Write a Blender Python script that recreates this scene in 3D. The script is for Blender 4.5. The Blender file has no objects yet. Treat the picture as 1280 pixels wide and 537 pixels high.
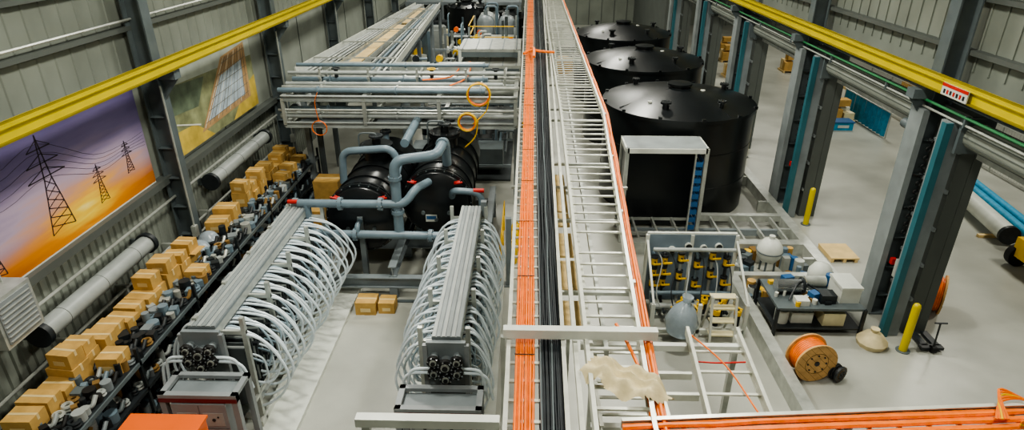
import bpy, math, random
from mathutils import Vector, Matrix
random.seed(7)
R=random.uniform
# ------------------------------------------------------------ materials
def lin(h):
    h=h.lstrip('#'); c=[int(h[i:i+2],16)/255 for i in (0,2,4)]
    return tuple(((x/12.92) if x<=.04045 else ((x+.055)/1.055)**2.4) for x in c)+(1,)
def M(name,hexc,rough=.5,metal=0,var=.12,scale=3,bump=0,bscale=40,spec=.5,trans=0,coat=0):
    m=bpy.data.materials.new(name); m.use_nodes=True
    n=m.node_tree.nodes; l=m.node_tree.links; b=n['Principled BSDF']
    c=lin(hexc)
    tc=n.new('ShaderNodeTexCoord'); no=n.new('ShaderNodeTexNoise'); no.inputs['Scale'].default_value=scale; no.inputs['Detail'].default_value=5
    l.new(tc.outputs['Object'],no.inputs['Vector'])
    r=n.new('ShaderNodeValToRGB'); r.color_ramp.elements[0].position=.3; r.color_ramp.elements[1].position=.7
    r.color_ramp.elements[0].color=tuple(x*(1-var) for x in c[:3])+(1,)
    r.color_ramp.elements[1].color=tuple(min(1,x*(1+var)) for x in c[:3])+(1,)
    l.new(no.outputs['Fac'],r.inputs['Fac']); l.new(r.outputs['Color'],b.inputs['Base Color'])
    b.inputs['Roughness'].default_value=rough; b.inputs['Metallic'].default_value=metal
    b.inputs['Specular IOR Level'].default_value=spec
    if trans: b.inputs['Transmission Weight'].default_value=trans
    if coat: b.inputs['Coat Weight'].default_value=coat
    if bump:
        n2=n.new('ShaderNodeTexNoise'); n2.inputs['Scale'].default_value=bscale; l.new(tc.outputs['Object'],n2.inputs['Vector'])
        bp=n.new('ShaderNodeBump'); bp.inputs['Strength'].default_value=bump; bp.inputs['Distance'].default_value=.02
        l.new(n2.outputs['Fac'],bp.inputs['Height']); l.new(bp.outputs['Normal'],b.inputs['Normal'])
    return m
def E(name,hexc,s):
    m=bpy.data.materials.new(name); m.use_nodes=True
    b=m.node_tree.nodes['Principled BSDF']; b.inputs['Base Color'].default_value=lin(hexc)
    b.inputs['Emission Color'].default_value=lin(hexc); b.inputs['Emission Strength'].default_value=s
    return m
WALL=M('wall_panel','#8b9087',.55,0,.12,1.2)
WALLU=M('wall_upper','#7b8077',.55,0,.15,.8)
WALLD=M('wall_dark','#555a56',.65,0,.1,1)
CONC=M('concrete_floor','#a5a69d',.3,0,.2,.5,.12,60,spec=.5)
CEIL=M('ceiling_metal','#5c5e58',.7)
STEEL=M('grey_painted_steel','#7b8386',.42,0,.16,2)
STEELD=M('dark_column_steel','#5c6567',.42,0,.18,2)
STEELL=M('light_column_steel','#858c8c',.45,0,.15,2)
TEAL=M('teal_jamb','#2f656f',.5,0,.1,2)
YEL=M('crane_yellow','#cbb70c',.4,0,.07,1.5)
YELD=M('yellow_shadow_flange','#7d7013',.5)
GALV=M('galvanised','#b2b5ae',.32,.35,.2,4)
WHT=M('offwhite_paint','#cdd0c7',.42,0,.1,3)
ALU=M('aluminium_tray','#cfd0c4',.3,.25,.14,5)
ORG=M('orange_cable','#ea751f',.45,0,.16,8)
ORGD=M('orange_paint','#e5641a',.45,0,.05,2)
BLK=M('black_cable','#1f2428',.4,0,.35,9)
TANK=M('black_hdpe','#121618',.3,0,.3,1.2,.05,8,spec=.6)
VESS=M('black_vessel_paint','#15181a',.3,0,.3,2)
RUB=M('black_rubber','#121212',.6)
PIPE=M('grey_pvc_pipe','#6b7c86',.36,0,.12,3)
PIPEL=M('light_grey_pipe','#9a9f9c',.38,0,.14,3)
HOSE=M('milky_hose','#dbe6ec',.25,0,.05,5)
HOSEB=M('bluish_hose','#a9bcc8',.25,0,.08,5)
RED=M('red_clamp','#c3271f',.45)
DRED=M('dark_red_stripe','#6a2024',.5)
CARD=M('cardboard','#bd9754',.8,0,.18,4,.1,20)
CARDD=M('cardboard_tape','#d6bf8a',.6)
KRAFT=M('kraft_dark','#7c5f30',.8)
PLY=M('plywood','#d3b880',.7,0,.14,3)
BIN=M('dark_bin','#23282b',.45,0,.3,6)
YVAL=M('yellow_valve','#e3b612',.4)
BLUE=M('blue_paint','#2c5c8c',.45)
BLT=M('blue_tarp','#2f8fb4',.55,0,.2,6,.3,12)
CANV=M('canvas','#cdbf98',.85,0,.14,5,.3,14)
WOOD=M('reel_wood','#cfa368',.75,0,.2,6)
GRN=M('green_pipe','#2f7448',.5)
CLEAR=M('plastic_bag','#b9c6cf',.15,0,.1,5,.6,9,trans=.45)
CHR=M('stainless','#a8acae',.25,.8,.15,6)
CAB=M('cabinet_grey','#858a8c',.4,0,.1,3)
TAN=M('hopper_cream','#d8cfa8',.5)
PANEL=M('blue_grey_panel','#74828d',.4,0,.15,2)
DKGREY=M('dark_grey_and_deck_shade','#474d4e',.6)  # dark part grey; also the shade painted below the rack pipes

# ------------------------------------------------------------ builder
class B:
    def __init__(s,name): s.name=name; s.v=[]; s.f=[]; s.m=[]; s.sm=[]; s.mats=[]
    def mi(s,mat):
        if mat not in s.mats: s.mats.append(mat)
        return s.mats.index(mat)
    def add(s,vs,fs,mat,smooth=False):
        o=len(s.v); s.v+= [tuple(x) for x in vs]; k=s.mi(mat)
        for f in fs: s.f.append([o+i for i in f]); s.m.append(k); s.sm.append(smooth)
    def box(s,x0,x1,y0,y1,z0,z1,mat):
        s.add([(x0,y0,z0),(x1,y0,z0),(x1,y1,z0),(x0,y1,z0),(x0,y0,z1),(x1,y0,z1),(x1,y1,z1),(x0,y1,z1)],
              [(0,3,2,1),(4,5,6,7),(0,1,5,4),(1,2,6,5),(2,3,7,6),(3,0,4,7)],mat)
    def rbox(s,c,d,ang,mat):
        cx,cy,cz=c; ca,sa=math.cos(ang),math.sin(ang); vs=[]
        for z in(-1,1):
            for x,y in((-1,-1),(1,-1),(1,1),(-1,1)):
                X=x*d[0]/2;Y=y*d[1]/2; vs.append((cx+X*ca-Y*sa,cy+X*sa+Y*ca,cz+z*d[2]/2))
        s.add(vs,[(0,3,2,1),(4,5,6,7),(0,1,5,4),(1,2,6,5),(2,3,7,6),(3,0,4,7)],mat)
    def bar(s,p,q,w,h,mat,up=(0,0,1)):
        p=Vector(p);q=Vector(q);d=(q-p).normalized();u=Vector(up)
        if abs(d.dot(u))>.98: u=Vector((0,1,0))
        a=d.cross(u).normalized();b=a.cross(d).normalized()
        vs=[]
        for c in(p,q):
            for i,j in((-1,-1),(1,-1),(1,1),(-1,1)): vs.append(c+a*(i*w/2)+b*(j*h/2))
        s.add(vs,[(0,1,2,3),(7,6,5,4),(0,4,5,1),(1,5,6,2),(2,6,7,3),(3,7,4,0)],mat)
    def ibeam(s,p,q,w,h,t,mat,up=(0,0,1)):
        p=Vector(p);q=Vector(q);d=(q-p).normalized();u=Vector(up)
        if abs(d.dot(u))>.98: u=Vector((0,1,0))
        a=d.cross(u).normalized();b=a.cross(d).normalized()
        s.bar(p+b*(h/2-t/2),q+b*(h/2-t/2),w,t,mat,up); s.bar(p-b*(h/2-t/2),q-b*(h/2-t/2),w,t,mat,up)
        s.bar(p,q,t,h-2*t,mat,up)
    def tube(s,pts,r,mat,n=8,closed=False,smooth=True):
        pts=[Vector(p) for p in pts]; N=len(pts); prev=None; rings=[]
        for i,p in enumerate(pts):
            if closed: t=(pts[(i+1)%N]-pts[i-1])
            else: t=(pts[min(i+1,N-1)]-pts[max(i-1,0)])
            if t.length<1e-7: t=Vector((0,0,1))
            t.normalize()
            if prev is None:
                u=Vector((0,0,1)) if abs(t.z)<.9 else Vector((1,0,0)); a=t.cross(u).normalized()
            else:
                a=prev-t*prev.dot(t)
                if a.length<1e-6: a=t.orthogonal()
                a.normalize()
            prev=a; b=t.cross(a)
            rr=r[i] if isinstance(r,(list,tuple)) else r
            rings.append([p+(a*math.cos(2*math.pi*k/n)+b*math.sin(2*math.pi*k/n))*rr for k in range(n)])
        vs=[v for g in rings for v in g]; fs=[]
        for i in range(N if closed else N-1):
            j=(i+1)%N
            for k in range(n): fs.append((i*n+k,i*n+(k+1)%n,j*n+(k+1)%n,j*n+k))
        s.add(vs,fs,mat,smooth)
        if not closed:
            s.add(rings[0],[tuple(reversed(range(n)))],mat); s.add(rings[-1],[tuple(range(n))],mat)
    def cyl(s,p,q,r,mat,n=20,r2=None): s.tube([p,q],[r,r if r2 is None else r2],mat,n)
    def tube_prof(s,c,ax,prof,mat,n):
        c=Vector(c); ax=Vector(ax).normalized()
        a=ax.orthogonal().normalized(); b=ax.cross(a); vs=[]
        for r,h in prof:
            for k in range(n):
                t=2*math.pi*k/n; vs.append(c+ax*h+(a*math.cos(t)+b*math.sin(t))*max(r,1e-4))
        fs=[]
        for i in range(len(prof)-1):
            for k in range(n): fs.append((i*n+k,i*n+(k+1)%n,(i+1)*n+(k+1)%n,(i+1)*n+k))
        s.add(vs,fs,mat,True)
    def torus(s,c,axis,Rr,r,mat,n=28,m=8):
        ax=Vector(axis).normalized();a=ax.orthogonal().normalized();b=ax.cross(a);c=Vector(c)
        s.tube([c+(a*math.cos(2*math.pi*k/n)+b*math.sin(2*math.pi*k/n))*Rr for k in range(n)],r,mat,m,closed=True)
    def build(s):
        me=bpy.data.meshes.new(s.name); me.from_pydata(s.v,[],s.f)
        for m in s.mats: me.materials.append(m)
        me.polygons.foreach_set('material_index',s.m); me.polygons.foreach_set('use_smooth',s.sm)
        me.update(); o=bpy.data.objects.new(s.name,me); bpy.context.scene.collection.objects.link(o)
        try:
            me.set_sharp_from_angle(angle=math.radians(40))
        except Exception: pass
        return o
def rnd(pts,r=.15,k=5):
    pts=[Vector(p) for p in pts]; out=[pts[0]]
    for i in range(1,len(pts)-1):
        p,c,q=pts[i-1],pts[i],pts[i+1]
        d1=(p-c);d2=(q-c); rr=min(r,d1.length*.45,d2.length*.45)
        a=c+d1.normalized()*rr;b=c+d2.normalized()*rr
        for j in range(k+1):
            t=j/k; out.append(a*(1-t)**2+c*2*t*(1-t)+b*t*t)
    out.append(pts[-1]); return out
def cat(pts,k=6):
    pts=[Vector(p) for p in pts]; P=[pts[0]]+pts+[pts[-1]]; out=[]
    for i in range(1,len(P)-2):
        for j in range(k):
            t=j/k;a,b,c,d=P[i-1],P[i],P[i+1],P[i+2]
            out.append(.5*((2*b)+(c-a)*t+(2*a-5*b+4*c-d)*t*t+(3*b-a-3*c+d)*t**3))
    out.append(pts[-1]); return out
def flange(b,c,ax,r,mat,th=.05,bolts=0):
    c=Vector(c);ax=Vector(ax).normalized(); b.cyl(c-ax*th/2,c+ax*th/2,r,mat,20)
    if bolts:
        a=ax.orthogonal().normalized();q=ax.cross(a)
        for k in range(bolts):
            t=2*math.pi*k/bolts; p=c+(a*math.cos(t)+q*math.sin(t))*r*.84
            b.cyl(p-ax*(th/2+.02),p+ax*(th/2+.02),.016,CHR,6)

# ------------------------------------------------------------ room shell
b=B('floor'); b.box(-9.6,34,-3,58,-.3,0,CONC); b.build()
b=B('ceiling'); b.box(-9.6,34,-3,58,12.5,12.7,CEIL); b.build()
def corr(name,x,y0,y1,z0,z1,mat,pitch=.3,dep=.04,sgn=1):
    b=B(name); vs=[];y=y0;xs=[]
    prof=[(0,0),(.45,0),(.55,1),(.9,1),(1.0,0)]
    while y<y1:
        for t,d in prof[:-1]: xs.append((min(y+t*pitch,y1),d*dep*sgn))
        y+=pitch
    xs.append((y1,0))
    for yy,d in xs: vs+= [(x+d,yy,z0),(x+d,yy,z1)]
    fs=[(2*i,2*i+2,2*i+3,2*i+1) for i in range(len(xs)-1)]
    b.add(vs,fs,mat); b.box(min(x-.02*sgn,x-.2*sgn),max(x-.02*sgn,x-.2*sgn),y0,y1,z0,z1,mat)
    return b
b=corr('wall_left',-9.4,-3,58,0,2.85,WALL,.22,.04,1)
b.box(-9.6,-9.36,-3,58,2.85,5.6,WALL)
for y in (7.3,11,18.5,26,33,40): b.box(-9.37,-9.34,y-.02,y+.02,2.85,5.6,WALLD)
x=-9.36
vs=[];xs=[];y=-3
while y<58:
    xs+= [(y,0),(y+.4,0),(y+.42,.02),(y+.45,.02)]; y+=.48
for yy,d in xs: vs+=[(x+d,yy,5.6),(x+d,yy,12.5)]
b.add(vs,[(2*i,2*i+2,2*i+3,2*i+1) for i in range(len(xs)-1)],WALLU)
for z in (6.55,7.5,8.9): b.box(-9.36,-9.18,-3,58,z,z+.1,WALLD)
b.box(-9.36,-9.1,-3,58,2.78,2.95,WALLD); b.box(-9.36,-9.15,-3,58,5.48,5.6,WALLD)
b.tube([(-9.15,-3,6.8),(-9.15,58,6.8)],.03,GALV,6)
b.build()
b=B('wall_far'); b.box(-9.6,34,57.8,58,0,12.5,WALLU)
for i in range(40): b.box(-9+i*1.1,-8.95+i*1.1,57.75,57.8,0,12.5,WALLD)
b.build()
b=B('wall_back'); b.box(-9.6,34,-3.2,-3,0,12.5,WALLU); b.build()
b=B('wall_bay_side'); b.box(33.8,34,-3,58,0,12.5,WALLU); b.build()
b=B('wall_right')
piers=[(12.35,13.75),(18.75,20.4),(25.3,27.0),(31.6,33.4),(38,39.8),(44.3,58)]
b.box(9.3,9.5,-3,58,5.35,12.5,WALLU)
for p in [(-3,6.2)]+piers: b.box(9.25,9.45,p[0]+.1,p[1]-.1,0,5.35,WALLD)
y=-3
while y<58: b.box(9.27,9.3,y,y+.05,6.0,12.5,WALLU); y+=.48
for z in (6.35,7.4,8.9): b.box(9.1,9.3,-3,58,z,z+.1,WALLD)
b.build()
def column(x,y,side,zt=12.4,name='steel_column'):
    b=B(name)
    s=side
    b.ibeam((x,y,0.03),(x,y,zt),.34,.45,.035,STEELD,up=(1,0,0))
    b.box(x-.3,x+.3,y-.28,y+.28,0,.04,STEELD)
    bx=x-s*.22; b.box(min(bx,bx-s*.42),max(bx,bx-s*.42),y-.14,y+.14,5.42,5.62,STEELD)
    b.add([(bx,y-.02,5.42),(bx-s*.42,y-.02,5.42),(bx,y-.02,4.9),(bx,y+.02,5.42),(bx-s*.42,y+.02,5.42),(bx,y+.02,4.9)],
          [(0,1,2),(5,4,3),(1,4,5,2),(0,2,5,3)],STEELD)
    for z in (.5,1.3,2.1,2.9,3.7,4.5): b.box(x-.17,x+.17,y-.19,y+.19,z,z+.015,STEELD)
    return b
for y in (7.2,14.75,22.3,29.6,36.9,44.2,51.5):
    b=column(-9.0,y,-1)
    b.tube([(-8.72,y-.22,.2),(-8.72,y-.22,5.3)],.025,GALV,6)
    b.box(-8.78,-8.66,y-.3,y-.15,1.3,1.6,GALV)
    b.build()
for (y0,y1) in piers[:-1]:
    b=column(8.85,y1-.25,1)
    b.box(8.4,8.78,y0,y0+.1,0,5.2,STEEL); b.box(8.40,8.52,y0-.05,y0-.001,0,5.2,TEAL); b.box(8.37,8.4,y0-.05,y0+.1,0,5.2,TEAL)
    b.box(8.5,8.62,y1-.02,y1+.05,0,5.2,TEAL)
    b.box(8.48,8.56,y0+.1,y0+.3,0,5.2,STEELL)
    b.box(8.46,8.6,y1-.5,y1-.02,0,5.2,STEELL)
    b.box(8.95,9.24,y0+.1,y1-.3,0,5.3,WALLD)
    for z in (.9,1.8,2.7,3.6,4.5): b.box(8.9,8.97,y0+.1,y1-.4,z,z+.08,STEELL)
    b.tube([(8.7,y0+.45,.3),(8.7,y0+.45,5.2)],.025,GALV,6); b.tube([(8.7,y0+.6,1),(8.7,y0+.6,5.2)],.015,RUB,6)
    b.tube([(8.6,y0+.38,2.2),(8.6,y0+.38,5.2)],.012,BIN,5)
    for k in range(12): b.torus((8.66,y0+.7,2.4+k*.2),(0,1,0),.05,.012,RUB,10,4)
    b.box(8.62,8.85,y0+.36,y0+.6,1.3,1.75,GALV); b.box(8.64,8.75,y0+.75,y0+.85,1.5,1.65,RED)
    b.build()
for s,nm in ((-1,'crane_runway_beam'),(1,'crane_runway_beam')):
    b=B(nm); x=s*8.42; zo=0.0 if s<0 else .06
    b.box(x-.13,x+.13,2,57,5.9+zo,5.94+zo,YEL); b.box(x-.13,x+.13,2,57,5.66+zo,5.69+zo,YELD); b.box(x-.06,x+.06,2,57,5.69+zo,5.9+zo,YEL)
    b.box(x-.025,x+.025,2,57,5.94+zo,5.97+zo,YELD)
    b.build()
b=B('crane_capacity_sign')
b.box(8.26,8.285,11.8,12.6,5.74,5.97,WHT); b.box(8.253,8.262,11.8,12.6,5.91,5.97,RED)
for i in range(7): b.box(8.25,8.26,11.87+i*.1,11.92+i*.1,5.78,5.86,RED if i%2 else BLK)
b.build()
b=B('conduit_run')
b.tube([(8.52,2,5.4),(8.52,57,5.4)],.03,GRN,8); b.tube([(8.55,2,5.25),(8.55,57,5.25)],.025,GALV,8)
for y in range(3,57,3): b.box(8.5,8.6,y,y+.04,5.2,5.44,STEELD)
b.build()
b=B('door_header_beam'); b.ibeam((9.05,-2,5.55),(9.05,57,5.55),.2,.3,.03,STEELD); b.build()
for (y0,y1) in ((6.4,12.2),(13.9,18.6),(20.5,25.2),(27.1,31.5),(33.5,37.9),(39.9,44.2)):
    b=B('rollup_door')
    b.cyl((8.95,y0,4.98),(8.95,y1,4.98),.27,WALL,28)
    for k in range(14):
        t=2*math.pi*k/14; b.bar((8.95+.27*math.cos(t),y0+.02,4.98+.27*math.sin(t)),(8.95+.27*math.cos(t),y1-.02,4.98+.27*math.sin(t)),.02,.02,WALLD)
    for yy in (y0,y1): b.box(8.6,9.25,yy-.04,yy+.04,4.62,5.34,STEELD)
    b.box(9.1,9.16,y0,y1,4.5,4.9,GALV); b.cyl((8.8,y0+.1,4.6),(8.8,y0+.45,4.6),.12,STEELD,16)
    b.build()
LAMP=E('lamp_lens','#fff6e0',6)
for x in (-6,0,6):
    for y in (3,10,17,24,32,40,49):
        b=B('highbay_lamp'); b.tube_prof((x,y,11.35),(0,0,1),[(.34,0),(.36,.03),(.3,.2),(.12,.35),(.08,.5),(0,.5)],STEELD,20)
        b.tube_prof((x,y,11.34),(0,0,1),[(.33,0),(0,0.001)],LAMP,20); b.cyl((x,y,11.8),(x,y,12.49),.01,STEELD,6); b.build()
def area(loc,sx,sy,p,col,spread=180):
    l=bpy.data.lights.new('ceiling_light','AREA'); l.shape='RECTANGLE'; l.size=sx; l.size_y=sy; l.energy=p; l.color=col; l.spread=math.radians(spread)
    o=bpy.data.objects.new('ceiling_light',l); o.location=loc; bpy.context.scene.collection.objects.link(o)
for y in (4,11.5,19,28,38,50):
    for x in (-4,3.8): area((x,y,11.2),1.3,1.0,(500 if y<45 else 480)*(.78 if y<5 else 1.08),(1,.985,.88),165)
for y in (12,22,33,45): area((17,y,11.2),2,2,560,(1,.98,.86),160)
w=bpy.data.worlds.new('World'); bpy.context.scene.world=w; w.use_nodes=True
w.node_tree.nodes['Background'].inputs[0].default_value=(.55,.6,.62,1); w.node_tree.nodes['Background'].inputs[1].default_value=.25

# ------------------------------------------------------------ murals
def mural_mat():
    m=bpy.data.materials.new('sunset_mural_print'); m.use_nodes=True; n=m.node_tree.nodes;l=m.node_tree.links;bs=n['Principled BSDF']
    tc=n.new('ShaderNodeTexCoord'); sp=n.new('ShaderNodeSeparateXYZ'); l.new(tc.outputs['Generated'],sp.inputs[0])
    def math_(op,a,b=None):
        x=n.new('ShaderNodeMath'); x.operation=op
        for i,v in enumerate((a,b)):
            if v is None: continue
            if isinstance(v,(int,float)): x.inputs[i].default_value=v
            else: l.new(v,x.inputs[i])
        return x.outputs[0]
    u=sp.outputs['Y'];v=sp.outputs['Z']
    nz=n.new('ShaderNodeTexNoise'); nz.inputs['Scale'].default_value=3; nz.inputs['Detail'].default_value=6
    mp=n.new('ShaderNodeMapping'); mp.inputs['Scale'].default_value=(1,1,3.5); mp.inputs['Rotation'].default_value=(.35,0,0); l.new(tc.outputs['Generated'],mp.inputs[0]); l.new(mp.outputs[0],nz.inputs['Vector'])
    du=math_('MULTIPLY',math_('SUBTRACT',u,.58),.75); dv=math_('SUBTRACT',v,.2)
    d=math_('SQRT',math_('ADD',math_('MULTIPLY',du,du),math_('MULTIPLY',dv,dv)))
    d=math_('ADD',d,math_('MULTIPLY',math_('SUBTRACT',nz.outputs['Fac'],.5),.34))
    r=n.new('ShaderNodeValToRGB'); l.new(d,r.inputs[0]); e=r.color_ramp.elements
    e[0].position=0; e[0].color=lin('#fffbd0'); e[1].position=.9; e[1].color=lin('#4c4470')
    for p,c in ((.05,'#ffdd55'),(.12,'#f0b052'),(.2,'#cf9d88'),(.32,'#b3a0b6'),(.54,'#7f749e')):
        x=r.color_ramp.elements.new(p); x.color=lin(c)
    r2=n.new('ShaderNodeValToRGB'); l.new(d,r2.inputs[0]); e=r2.color_ramp.elements
    e[0].position=0; e[0].color=lin('#ffe04a'); e[1].position=.5; e[1].color=lin('#8f4218')
    x=e.new(.15); x.color=lin('#dd8a20')
    mx=n.new('ShaderNodeMix'); mx.data_type='RGBA'
    st=n.new('ShaderNodeMapRange'); l.new(v,st.inputs[0]); st.inputs[1].default_value=.12; st.inputs[2].default_value=.3
    l.new(st.outputs[0],mx.inputs['Factor']); l.new(r2.outputs[0],mx.inputs['A']); l.new(r.outputs[0],mx.inputs['B'])
    l.new(mx.outputs['Result'],bs.inputs['Base Color']); bs.inputs['Roughness'].default_value=.4
    return m
MUR=mural_mat(); PRB=M('mural_ink','#332a30',.5); PRW=M('mural_white_ink','#dcdccf',.5)
b=B('sunset_power_line_mural'); y0,y1,z0,z1=8.3,14.25,2.98,5.42; x=-9.24
b.box(x-.03,x,y0,y1,z0,z1,MUR)
def ln(p,q,w=.03,mat=PRB,xx=x+.004): b.bar((xx,p[0],p[1]),(xx,q[0],q[1]),w,.004,mat,up=(1,0,0))
def pylon(cy,zb,h,w=.03):
    W=h*.17
    ln((cy-W,zb),(cy-W*.3,zb+h*.55),w);ln((cy+W,zb),(cy+W*.3,zb+h*.55),w);ln((cy-W*.3,zb+h*.55),(cy,zb+h),w);ln((cy+W*.3,zb+h*.55),(cy,zb+h),w)
    for i in range(6):
        t=i/6;t2=(i+1)/6; a=W*(1-.7*t);c=W*(1-.7*t2);za=zb+h*.55*t;zb2=zb+h*.55*t2
        ln((cy-a,za),(cy+c,zb2),w*.6);ln((cy+a,za),(cy-c,zb2),w*.6)
    for k,f in ((.58,.26),(.72,.22),(.86,.16)):
        ln((cy-h*f,zb+h*k),(cy+h*f,zb+h*k),w*.8); ln((cy-h*f,zb+h*k),(cy,zb+h*(k+.09)),w*.6); ln((cy+h*f,zb+h*k),(cy,zb+h*(k+.09)),w*.6)
pylon(11.0,3.3,1.95,.026); pylon(12.35,3.3,.85,.016); pylon(13.45,3.55,.75,.018); pylon(9.2,3.2,1.3,.02)
for k in range(5):
    pts=[(x+.003,8.4,4.4+.18*k),(x+.003,9.8,4.25+.16*k),(x+.003,11.0,4.4+.17*k),(x+.003,12.4,3.95+.1*k),(x+.003,13.5,4.0+.06*k),(x+.003,14.2,3.95+.08*k)]
    b.tube(cat(pts,4),.0035,PRB,4)
b.box(x-.02,x+.002,y0,y1,z0-.06,z0,WHT)
b.build()
FIELD=M('mural_land_print','#878b68',.5,0,.45,2.2); FB=M('mural_field_print','#b08f66',.5,0,.25,3); FG=M('mural_gold_print','#c4ab50',.5,0,.3,2); FSKY=M('mural_haze_print','#a9b0a4',.5,0,.2,1.5)
FPALE=M('mural_panel_print','#a9b6bf',.5,0,.25,4); FDK=M('mural_dark_print','#66735f',.5,0,.3,3); FLN=M('mural_row_print','#6f6a5c',.5)
b=B('solar_field_mural'); x=-9.24
b.box(x-.03,x,15.65,20.9,3.1,5.45,FIELD)
def quad(pts,mat,dx=.004): b.add([(x+dx,p[0],p[1]) for p in pts],[(0,1,2,3)],mat)
quad([(15.65,4.95),(20.9,4.75),(20.9,5.45),(15.65,5.45)],FSKY)
quad([(15.65,4.2),(17.0,4.1),(17.6,4.8),(15.65,4.95)],FDK,.005)
quad([(18.9,3.1),(20.9,3.1),(20.9,4.1),(20.1,3.9)],FG,.006)
quad([(15.65,3.1),(17.6,3.1),(16.6,3.7),(15.65,3.75)],FG,.006)
quad([(16.9,3.35),(20.4,3.5),(20.5,5.25),(18.8,5.1)],FB,.008)
quad([(17.35,3.55),(20.0,3.65),(20.1,4.75),(18.55,4.6)],FPALE,.010)
for k in range(12):
    t=k/11; b.bar((x+.012,17.1+3.1*t,3.43+.13*t),(x+.012,18.95+1.4*t,5.05+.12*t),.018,.004,FLN if k%3 else PRW,up=(1,0,0))
for k in range(6):
    t=(k+.5)/6; b.bar((x+.013,17.0+1.9*t,3.4+1.65*t),(x+.013,20.3+.15*t,3.55+1.65*t),.015,.004,FLN,up=(1,0,0))
b.bar((x+.012,15.7,3.95),(x+.012,16.9,3.6),.04,.004,PRW,up=(1,0,0))
b.build()
for (y0,y1,z) in ((9.3,12.9,1.95),(16.3,20.3,2.1),(23.5,27.5,2.1),(31,35,2.1)):
    b=B('rolled_wall_curtain'); b.cyl((-8.98,y0,z),(-8.98,y1,z),.2,PIPEL,24)
    for k in range(int((y1-y0)/1.2)): b.torus((-8.98,y0+.6+k*1.2,z),(0,1,0),.2,.006,WALLD,24,5)
    for yy in (y0,y1): b.cyl((-8.98,yy-.06,z),(-8.98,yy+.06,z),.25,BIN,20); b.box(-9.36,-8.9,yy-.03,yy+.03,z-.1,z+.1,STEELD)
    b.build()
b=B('unit_heater'); b.box(-9.2,-8.55,8.2,9.05,2.45,3.35,GALV); b.box(-8.56,-8.53,8.26,8.98,2.52,3.28,CAB)
for k in range(8): b.box(-8.54,-8.51,8.28,8.96,2.56+k*.09,2.575+k*.09,GALV)
b.tube([(-8.9,8.4,3.35),(-8.9,8.4,5.5)],.02,GALV,6); b.tube([(-8.9,8.9,3.35),(-8.9,8.9,5.5)],.02,GALV,6); b.box(-9.34,-9.2,8.4,8.8,2.6,3.2,CAB); b.build()
b=B('wall_pipe_rail')
for z in (.9,1.25,2.35): b.tube([(-9.15,7,z),(-9.15,22,z)],.035,GALV,8)
for y in (8,10,12,14,16,18,20): b.box(-9.36,-9.1,y-.03,y+.03,.8,1.35,GALV)
b.build()

# ------------------------------------------------------------ shelving with stock
b=B('storage_shelving')
X0,X1,Y0,Y1=-8.45,-7.2,7.0,20.2
y=Y0
while y<=Y1+.01:
    for x in (X0,X1): b.box(x-.03,x+.03,y-.03,y+.03,0,1.75,BIN)
    b.bar((X0,y,.2),(X1,y,1.5),.02,.02,BIN); y+=2.2
for z in (.25,.85,1.45):
    b.box(X0,X1,Y0,Y1,z-.03,z,BIN); b.box(X1,X1+.03,Y0,Y1,z-.08,z,BIN if z<1 else STEELD); b.box(X0-.03,X0,Y0,Y1,z-.08,z,BIN)
b.build()
b=B('stored_fittings')
for z in (.25,.85,1.45):
    for row in (-7.32,-7.5,-7.68,-7.86):
        y=Y0+.2
        while y<Y1-.2:
            t=random.random(); s=R(.05,.12)
            mat=random.choice([BIN,PIPE,BIN,BIN,GALV,STEELD,RUB,PIPE,STEEL,KRAFT,BIN,PIPEL])
            if row<-7.8 and z>1: y+=.3; 
            if t<.3: b.cyl((row,y,z),(row,y,z+R(.1,.28)),s,mat,12)
            elif t<.55: b.torus((row,y,z+.03),(0,0,1),s*.8,.03,mat,14,6); b.torus((row,y,z+.09),(0,0,1),s*.75,.03,mat,14,6)
            elif t<.8: b.tube(rnd([(row-.08,y-.08,z+.06),(row+.06,y-.05,z+.06),(row+.05,y+.1,z+.18)],.08),.04,mat,8)
            else: b.rbox((row,y,z+.08),(s*1.8,s*2,.15),R(0,1),mat)
            y+=R(.13,.22)
b.build()
def carton(x,y,z,sx,sy,sz,ang=0,open_=False,nm='cardboard_box'):
    b=B(nm); b.rbox((x,y,z+sz/2),(sx,sy,sz),ang,CARD); b.rbox((x,y,z+sz+.001),(sx*.99,.05,.004),ang,CARDD)
    b.rbox((x,y,z+sz*.82),(sx+.004,.05,sz*.35),ang,CARDD); b.rbox((x,y,z+sz*.4),(sx*.5,sy+.006,sz*.3),ang,CARDD)
    if open_:
        ca,sa=math.cos(ang),math.sin(ang)
        for s in (-1,1):
            cx=x+s*ca*(sx/2+.07);cy=y+s*sa*(sx/2+.07); b.rbox((cx,cy,z+sz+.03),(.16,sy,.01),ang,CARD)
        b.rbox((x,y,z+sz+.004),(sx*.9,sy*.9,.004),ang,KRAFT)
    return b.build()
for (a,c,st,big) in ((7.3,8.3,1,1),(8.45,9.7,2,1),(10.05,11.0,1,1.1),(11.15,12.75,2,1.2),(14.4,15.4,1,1.2),(16.0,17.2,2,1.15),(17.6,19.9,2,1.2)):
    yy=a
    while yy<c:
        sy=R(.3,.46)*big; sz=R(.22,.4)*big; x=R(-8.16,-8.05)
        carton(x,yy+sy/2,1.452,R(.42,.56),sy-.03,sz,R(-.1,.1),random.random()<.25)
        if st>1 and random.random()<.75: carton(x+R(-.03,.03),yy+sy/2,1.456+sz+.002,.42,sy-.08,R(.2,.3),R(-.15,.15))
        yy+=sy+.02
for (x,y) in ((-7.55,17.8),(-7.6,18.5),(-7.55,19.3),(-7.5,12.2),(-7.5,9.0)): carton(x,y,1.452,.4,.4,R(.25,.4),R(-.2,.2))
yy=7.4
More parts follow.
